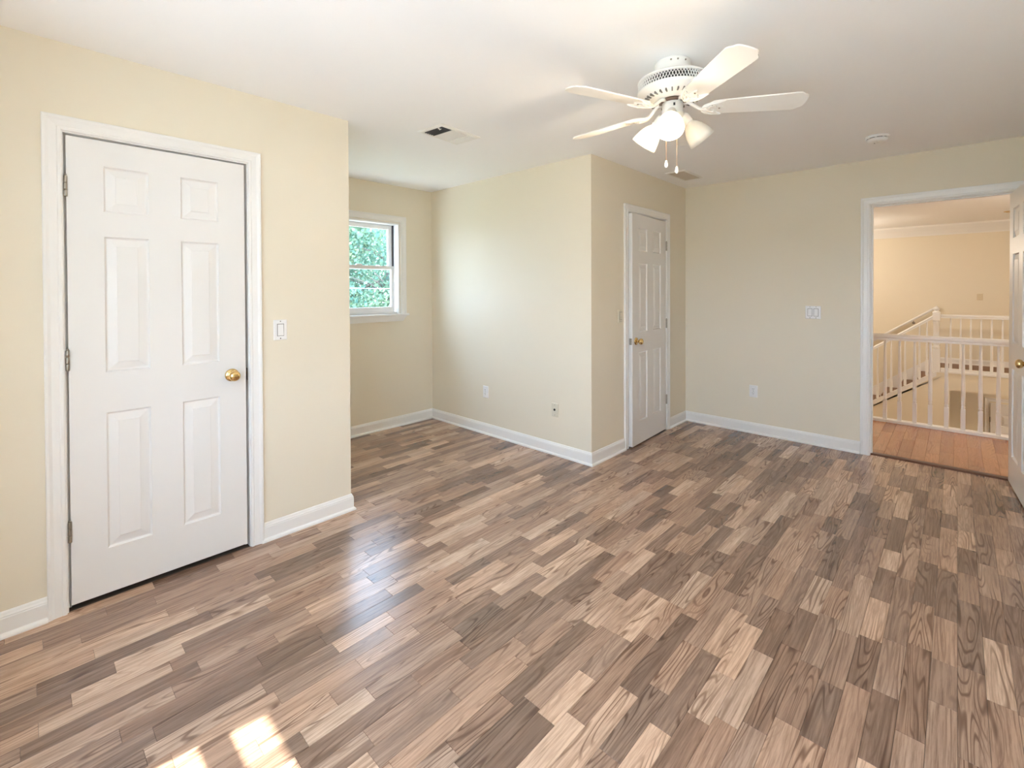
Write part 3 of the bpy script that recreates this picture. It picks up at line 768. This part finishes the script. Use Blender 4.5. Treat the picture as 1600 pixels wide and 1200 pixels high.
for i in range(72):
    a = 2 * math.pi * i / 72
    for s in (-1, 1):
        mb.box((-.0021, -.0011, -.021), (.0021, .0011, .021), RZ(a) @ T(.1525, 0, -.113) @ RX(R(24 * s)))
part('vent_grille', mb, M_fan, hs, stuff=True)
mb = MB()
for i in range(30):
    a = 2 * math.pi * i / 30
    mb.box((.106, -.0028, -.1732), (.128, .0028, -.1632), RZ(a) @ T(0, 0, .0) )
part('vent_slots', mb, M_gap, hs, stuff=True)
mb = MB(); mb.lathe([(.05, -.177), (.060, -.178), (.060, -.190), (.04, -.192)], 32, cap=False); part('flywheel', mb, M_flywheel, fan, label='dark brown flywheel')
mb = MB(); mb.lathe([(0, -.186), (.044, -.186), (.047, -.190), (.047, -.236), (.050, -.240), (.050, -.250), (.046, -.254), (.036, -.268), (.02, -.276), (.008, -.280), (.006, -.292), (0, -.294)], 36, cap=False); sh = part('switch_housing', mb, M_fan, fan)
mb = MB(); mb.box((.0465, -.004, -.216), (.050, .004, -.204), RZ(R(214))); part('reverse_switch', mb, M_dark, sh)
# blades
def blade_outline():
    r0, r1 = .155, .571
    half = [(r0, .0), (r0 + .004, .030), (r0 + .02, .046), (r0 + .05, .050), (.30, .055), (.42, .060), (.515, .064), (.532, .063), (.542, .057), (.547, .050), (.555, .0465), (.563, .042), (.568, .033), (.570, .018), (r1, 0)]
    return half + [(x, -y) for x, y in reversed(half[1:-1])]
ph = 86.8
BZ = -.222
blade_me = None
for k in range(5):
    Mk = RZ(R(ph + 72 * k)) @ T(0, 0, BZ) @ RX(R(-12))
    if blade_me is None:
        mb = MB(); mb.prism(blade_outline(), 0, .006); blade_me = mb.mesh('blade', M_blade)
        # ornate iron: curved neck, leaf-shaped plate, scrolls
        ir = MB()
        ir.tube([(.050, 0, .038), (.075, 0, .034), (.098, .0, .016), (.118, 0, .000), (.140, 0, -.006), (.165, 0, -.004)], [.009, .009, .008, .008, .0085, .007], 10)
        pl = [(.128, .010), (.135, .026), (.150, .037), (.168, .043), (.188, .047), (.206, .052), (.222, .053), (.214, .044), (.198, .036), (.190, .026), (.196, .016), (.212, .010), (.226, .0)]
        pl = pl + [(x, -y) for x, y in reversed(pl[:-1])]
        ir.prism(pl, -.005, 0)
        for s in (-1, 1):
            ir.tube([(.132, s * .016, -.005), (.150, s * .032, -.007), (.175, s * .041, -.007), (.200, s * .047, -.006), (.219, s * .051, -.004)], [.004, .005, .0045, .004, .002], 8)
            ir.tube([(.150, s * .008, -.006), (.166, s * .022, -.007), (.182, s * .026, -.007), (.188, s * .018, -.007), (.180, s * .012, -.006)], [.003, .004, .004, .0035, .002], 8)
        iron_me = ir.mesh('blade_iron', M_fan)
        screw_me = MB().lathe([(0, 0), (.0045, 0), (.0035, -.0025), (0, -.003)], 10, cap=False).mesh('screw', M_hinge)
    b = link('blade', blade_me, fan, Mk); i_ = link('blade_iron', iron_me, b); [link('screw', screw_me, b, T(x, y, -.0055)) for x, y in ((.170, .024), (.170, -.024), (.205, 0))]
# lamps
M_shade_lit = mat('frosted_glass_lit', (.95, .93, .88, 1), .35)
def shade_mat(name, em):
    m = bpy.data.materials.new(name); m.use_nodes = True
    nt = m.node_tree; b = nt.nodes['Principled BSDF']
    b.inputs['Base Color'].default_value = (.90, .87, .80, 1); b.inputs['Roughness'].default_value = .3
    if em:
        b.inputs['Emission Color'].default_value = (1, .88, .66, 1); b.inputs['Emission Strength'].default_value = em
    tr = nt.nodes.new('ShaderNodeBsdfTranslucent'); tr.inputs[0].default_value = (.92, .88, .80, 1)
    ms = nt.nodes.new('ShaderNodeMixShader'); ms.inputs[0].default_value = .25
    nt.links.new(b.outputs[0], ms.inputs[1]); nt.links.new(tr.outputs[0], ms.inputs[2]); nt.links.new(ms.outputs[0], nt.nodes['Material Output'].inputs[0])
    return m
M_shade_on = shade_mat('frosted_shade_lit', .12); M_shade_off = shade_mat('frosted_shade_unlit', 0)
M_bulb_on = emat('bulb_lit', (1, .86, .62, 1), 4.0); M_bulb_off = mat('bulb_unlit', (.9, .9, .88, 1), .3)
shade_prof = [(.0225, 0), (.0225, .012), (.027, .018), (.036, .030), (.045, .046), (.0525, .066), (.058, .088), (.062, .112), (.0605, .112), (.0565, .088), (.051, .066), (.0435, .046), (.0345, .031), (.025, .020), (.0205, .013)]
for az, lit in ((200, True), (88, True), (322, False)):
    Mz = RZ(R(az))
    mb = MB(); mb.tube([(.030, 0, -.250), (.046, 0, -.248), (.056, 0, -.246)], [.012, .011, .012], 12)
    Ms = T(.052, 0, -.243) @ RY(R(180 - 42))          # local z points outward and down
    mb.lathe([(0, -.004), (.017, -.004), (.0215, .004), (.0235, .012), (.0235, .036), (.0255, .038), (.0255, .043), (.021, .044), (0, .044)], 24, Ms, cap=False)
    hd = part('lamp_holder', mb, M_fan, fan, Mz)
    mb = MB(); mb.lathe(shade_prof, 32, Ms @ T(0, 0, .036), cap=False)
    part('lamp_shade', mb, M_shade_on if lit else M_shade_off, hd, label='glowing frosted bell shade' if lit else 'unlit frosted bell shade')
    mb = MB(); mb.lathe([(.012, .044), (.013, .058), (.020, .075), (.027, .092), (.0285, .104), (.025, .118), (.014, .128), (0, .131)], 20, Ms, cap=False)
    part('bulb', mb, M_bulb_on if lit else M_bulb_off, hd, label='lit bulb' if lit else 'unlit bulb')
    if lit:
        ld = bpy.data.lights.new('fan_lamp', 'POINT'); ld.energy = 3.6; ld.color = (1, .83, .6); ld.shadow_soft_size = .03
        lo_ = bpy.data.objects.new('fan_lamp', ld); COL.objects.link(lo_); lo_.parent = hd
        lo_.matrix_local = Ms @ T(0, 0, .141)
for az, x, zb in ((150, .034, -.492), (345, .030, -.512)):
    mb = MB(); p = Vector((x * math.cos(R(az)), x * math.sin(R(az)), 0))
    mb.tube([p + Vector((0, 0, z)) for z in (-.268, -.36, zb + .03)], .0017, 6); pc = part('pull_chain', mb, M_chain, fan, label='copper pull chain')
    mb = MB(); mb.lathe([(0, 0), (.004, -.001), (.0055, -.008), (.008, -.02), (.0075, -.028), (.004, -.034), (0, -.035)], 14, T(p.x, p.y, zb + .033), cap=False); part('pull_knob', mb, M_plastic, pc, label='white teardrop pull')

# ------------------------------------------------------------------ hall lamps (they light the stairwell)
def hall_lamp(label, loc, power, r=.15, drop=0.):
    t = thing('ceiling_lamp', label, 'ceiling lamp', loc)
    mb = MB(); mb.lathe([(0, 0), (r * .55, 0), (r * .55, -.018), (r * .5, -.022), (0, -.022)], 28, cap=False); part('mounting_plate', mb, M_brass, t)
    if drop:  # added stem lowers the light so it reaches more ceiling
        part('stem', MB().tube([(0, 0, -.02), (0, 0, -drop - .03)], .009, 10), M_brass, t)
    mb = MB(); mb.lathe([(r, -.022 - drop), (r * .98, -.035 - drop), (r * .85, -.06 - drop), (r * .55, -.082 - drop), (r * .2, -.092 - drop), (0, -.094 - drop)], 28, cap=False)
    part('glass_bowl', mb, emat('hall_lamp_glass', (1, .78, .48, 1), 3.0), t)
    ld = bpy.data.lights.new('hall_lamp', 'POINT'); ld.energy = power; ld.color = (1, .88, .74); ld.shadow_soft_size = .1
    l_ = bpy.data.objects.new('hall_lamp', ld); COL.objects.link(l_); l_.parent = t; l_.location = (0, 0, -.22 - drop)
    return t
hall_lamp('glass bowl lamp hanging over the stairs, left of the doorway view', (10.3, 2.0, HC), 16, drop=.4)
hall_lamp('glass bowl lamp hanging over the hall landing, out of view', (7.6, -1.6, HC), 26, drop=.4)
hall_lamp('unseen lamp added under the far landing to lighten the recess', (11.3, -1.9, -.335), 7)  # added light source, brightens the foyer recess
cl = thing('ceiling_lamp', 'small brass recessed ceiling light in the hall beside the open door', 'ceiling lamp', (10.5, -.60, HC))
mb = MB(); mb.lathe([(.055, 0), (.085, 0), (.085, -.006), (.06, -.012), (.055, -.004)], 28, cap=False); part('trim_ring', mb, M_brass, cl)
mb = MB(); mb.lathe([(0, -.003), (.055, -.003)], 28, cap=False); part('lens', mb, emat('recessed_lens', (1, .8, .5, 1), .3), cl)

# ------------------------------------------------------------------ outside
struct(part('ground', MB().box((-60, -50, -3.3), (60, 70, -3.1)), M_grass), 'lawn below the house', 'ground')
struct(part('bounce_slab', MB().box((-16, -12, -3.1), (XW - .4, 9, -3.07)), M_bounce), 'unseen pale slab added to bounce daylight up to the ceiling', 'bounce_slab')  # unseen, added to throw pale light up through the front windows
def tree(label, x, y, h, cr, seed, stems=2):
    rg = random.Random(seed); t = thing('tree', label, 'tree', (x, y, -3.1), 0, None)
    mb = MB()
    for s in range(stems):
        a = 2 * math.pi * s / stems + rg.random(); sp_ = .10 * h if stems > 1 else .02 * h
        pts = [(.1 * math.cos(a), .1 * math.sin(a), 0)]
        for i in range(1, 7):
            f = i / 6; pts.append((math.cos(a) * (.1 + sp_ * f * 1.4) + rg.uniform(-.1, .1), math.sin(a) * (.1 + sp_ * f * 1.4) + rg.uniform(-.1, .1), h * .85 * f))
        mb.tube(pts, [.17, .15, .13, .10, .075, .05, .02], 9)
        for i in range(2, 6):
            for j in range(3):
                b0 = Vector(pts[i]); aa = rg.random() * 6.28; le = cr * rg.uniform(.45, .85)
                b1 = b0 + Vector((math.cos(aa) * le * .5, math.sin(aa) * le * .5, le * .3)); b2 = b0 + Vector((math.cos(aa) * le, math.sin(aa) * le, le * .45))
                mb.tube([b0, b1, b2], [.05, .03, .01], 6)
    part('trunk', mb, M_bark, t, label='pale grey branching trunk')
    lb = MB(); z0 = h * .30
    clumps = []
    for c in range(80):
        f = rg.random(); zc = z0 + (h - z0) * f; rr = cr * (1 - .55 * abs(f - .35) / .65) * math.sqrt(rg.random()); a = rg.random() * 6.283
        clumps.append((rr * math.cos(a), rr * math.sin(a), zc))
    for cx, cy, cz in clumps:
        tone = rg.random()
        for i in range(220):
            d = Vector((rg.gauss(0, 1), rg.gauss(0, 1), rg.gauss(0, .7))) * (.26 * cr / 1.6)
            p = Vector((cx, cy, cz)) + d
            n = Vector((rg.gauss(0, 1), rg.gauss(0, 1), rg.gauss(.8, 1))).normalized(); u = n.orthogonal().normalized(); v = n.cross(u)
            s = rg.uniform(.05, .10); w = s * .6
            o = lb.add([p - u * s, p + v * w, p + u * s, p - v * w], [(0, 1, 2, 3)])
            cc = (max(0, min(1, tone * .7 + rg.uniform(0, .3))), 0, 0, 1)
            for q in range(o, o + 4): lb.col[q] = cc
    me = bpy.data.meshes.new('foliage'); me.from_pydata(lb.v, [], lb.f); me.materials.append(M_leafA); color_attr(me, lb)
    f_ = link('foliage', me, t); f_['kind'] = 'stuff'
    return t
tree('forked green tree nearest the alcove window', 8.3, 14.6, 7.4, 2.3, 3, 3)
tree('green tree at the left edge of the alcove window view', 3.6, 18.0, 7.6, 2.0, 11, 2)
tree('green tree at the right edge of the alcove window view', 13.6, 16.6, 7.6, 2.0, 17, 2)
tree('farther green tree behind the forked one', 11.6, 22.0, 8.6, 2.6, 23, 1)
tree('distant tall green tree filling the gap behind the forked one', 18.2, 33.0, 10.5, 3.2, 37, 1)
tree('farther green tree behind the left-edge tree', 4.6, 26.0, 9.4, 2.4, 29, 1)
tree('farther green tree behind the right-edge tree', 18.6, 23.0, 9.4, 2.4, 31, 1)
mb = MB(); mb.tube([(-6, 11.0, 2.2), (0, 11.4, 1.75), (6.0, 11.8, 1.45), (12, 12.2, 1.4), (24, 13, 2.1)], .008, 6)
tag(part('utility_wire', mb, M_wire), 'thin pale utility wire strung in front of the trees', 'wire')
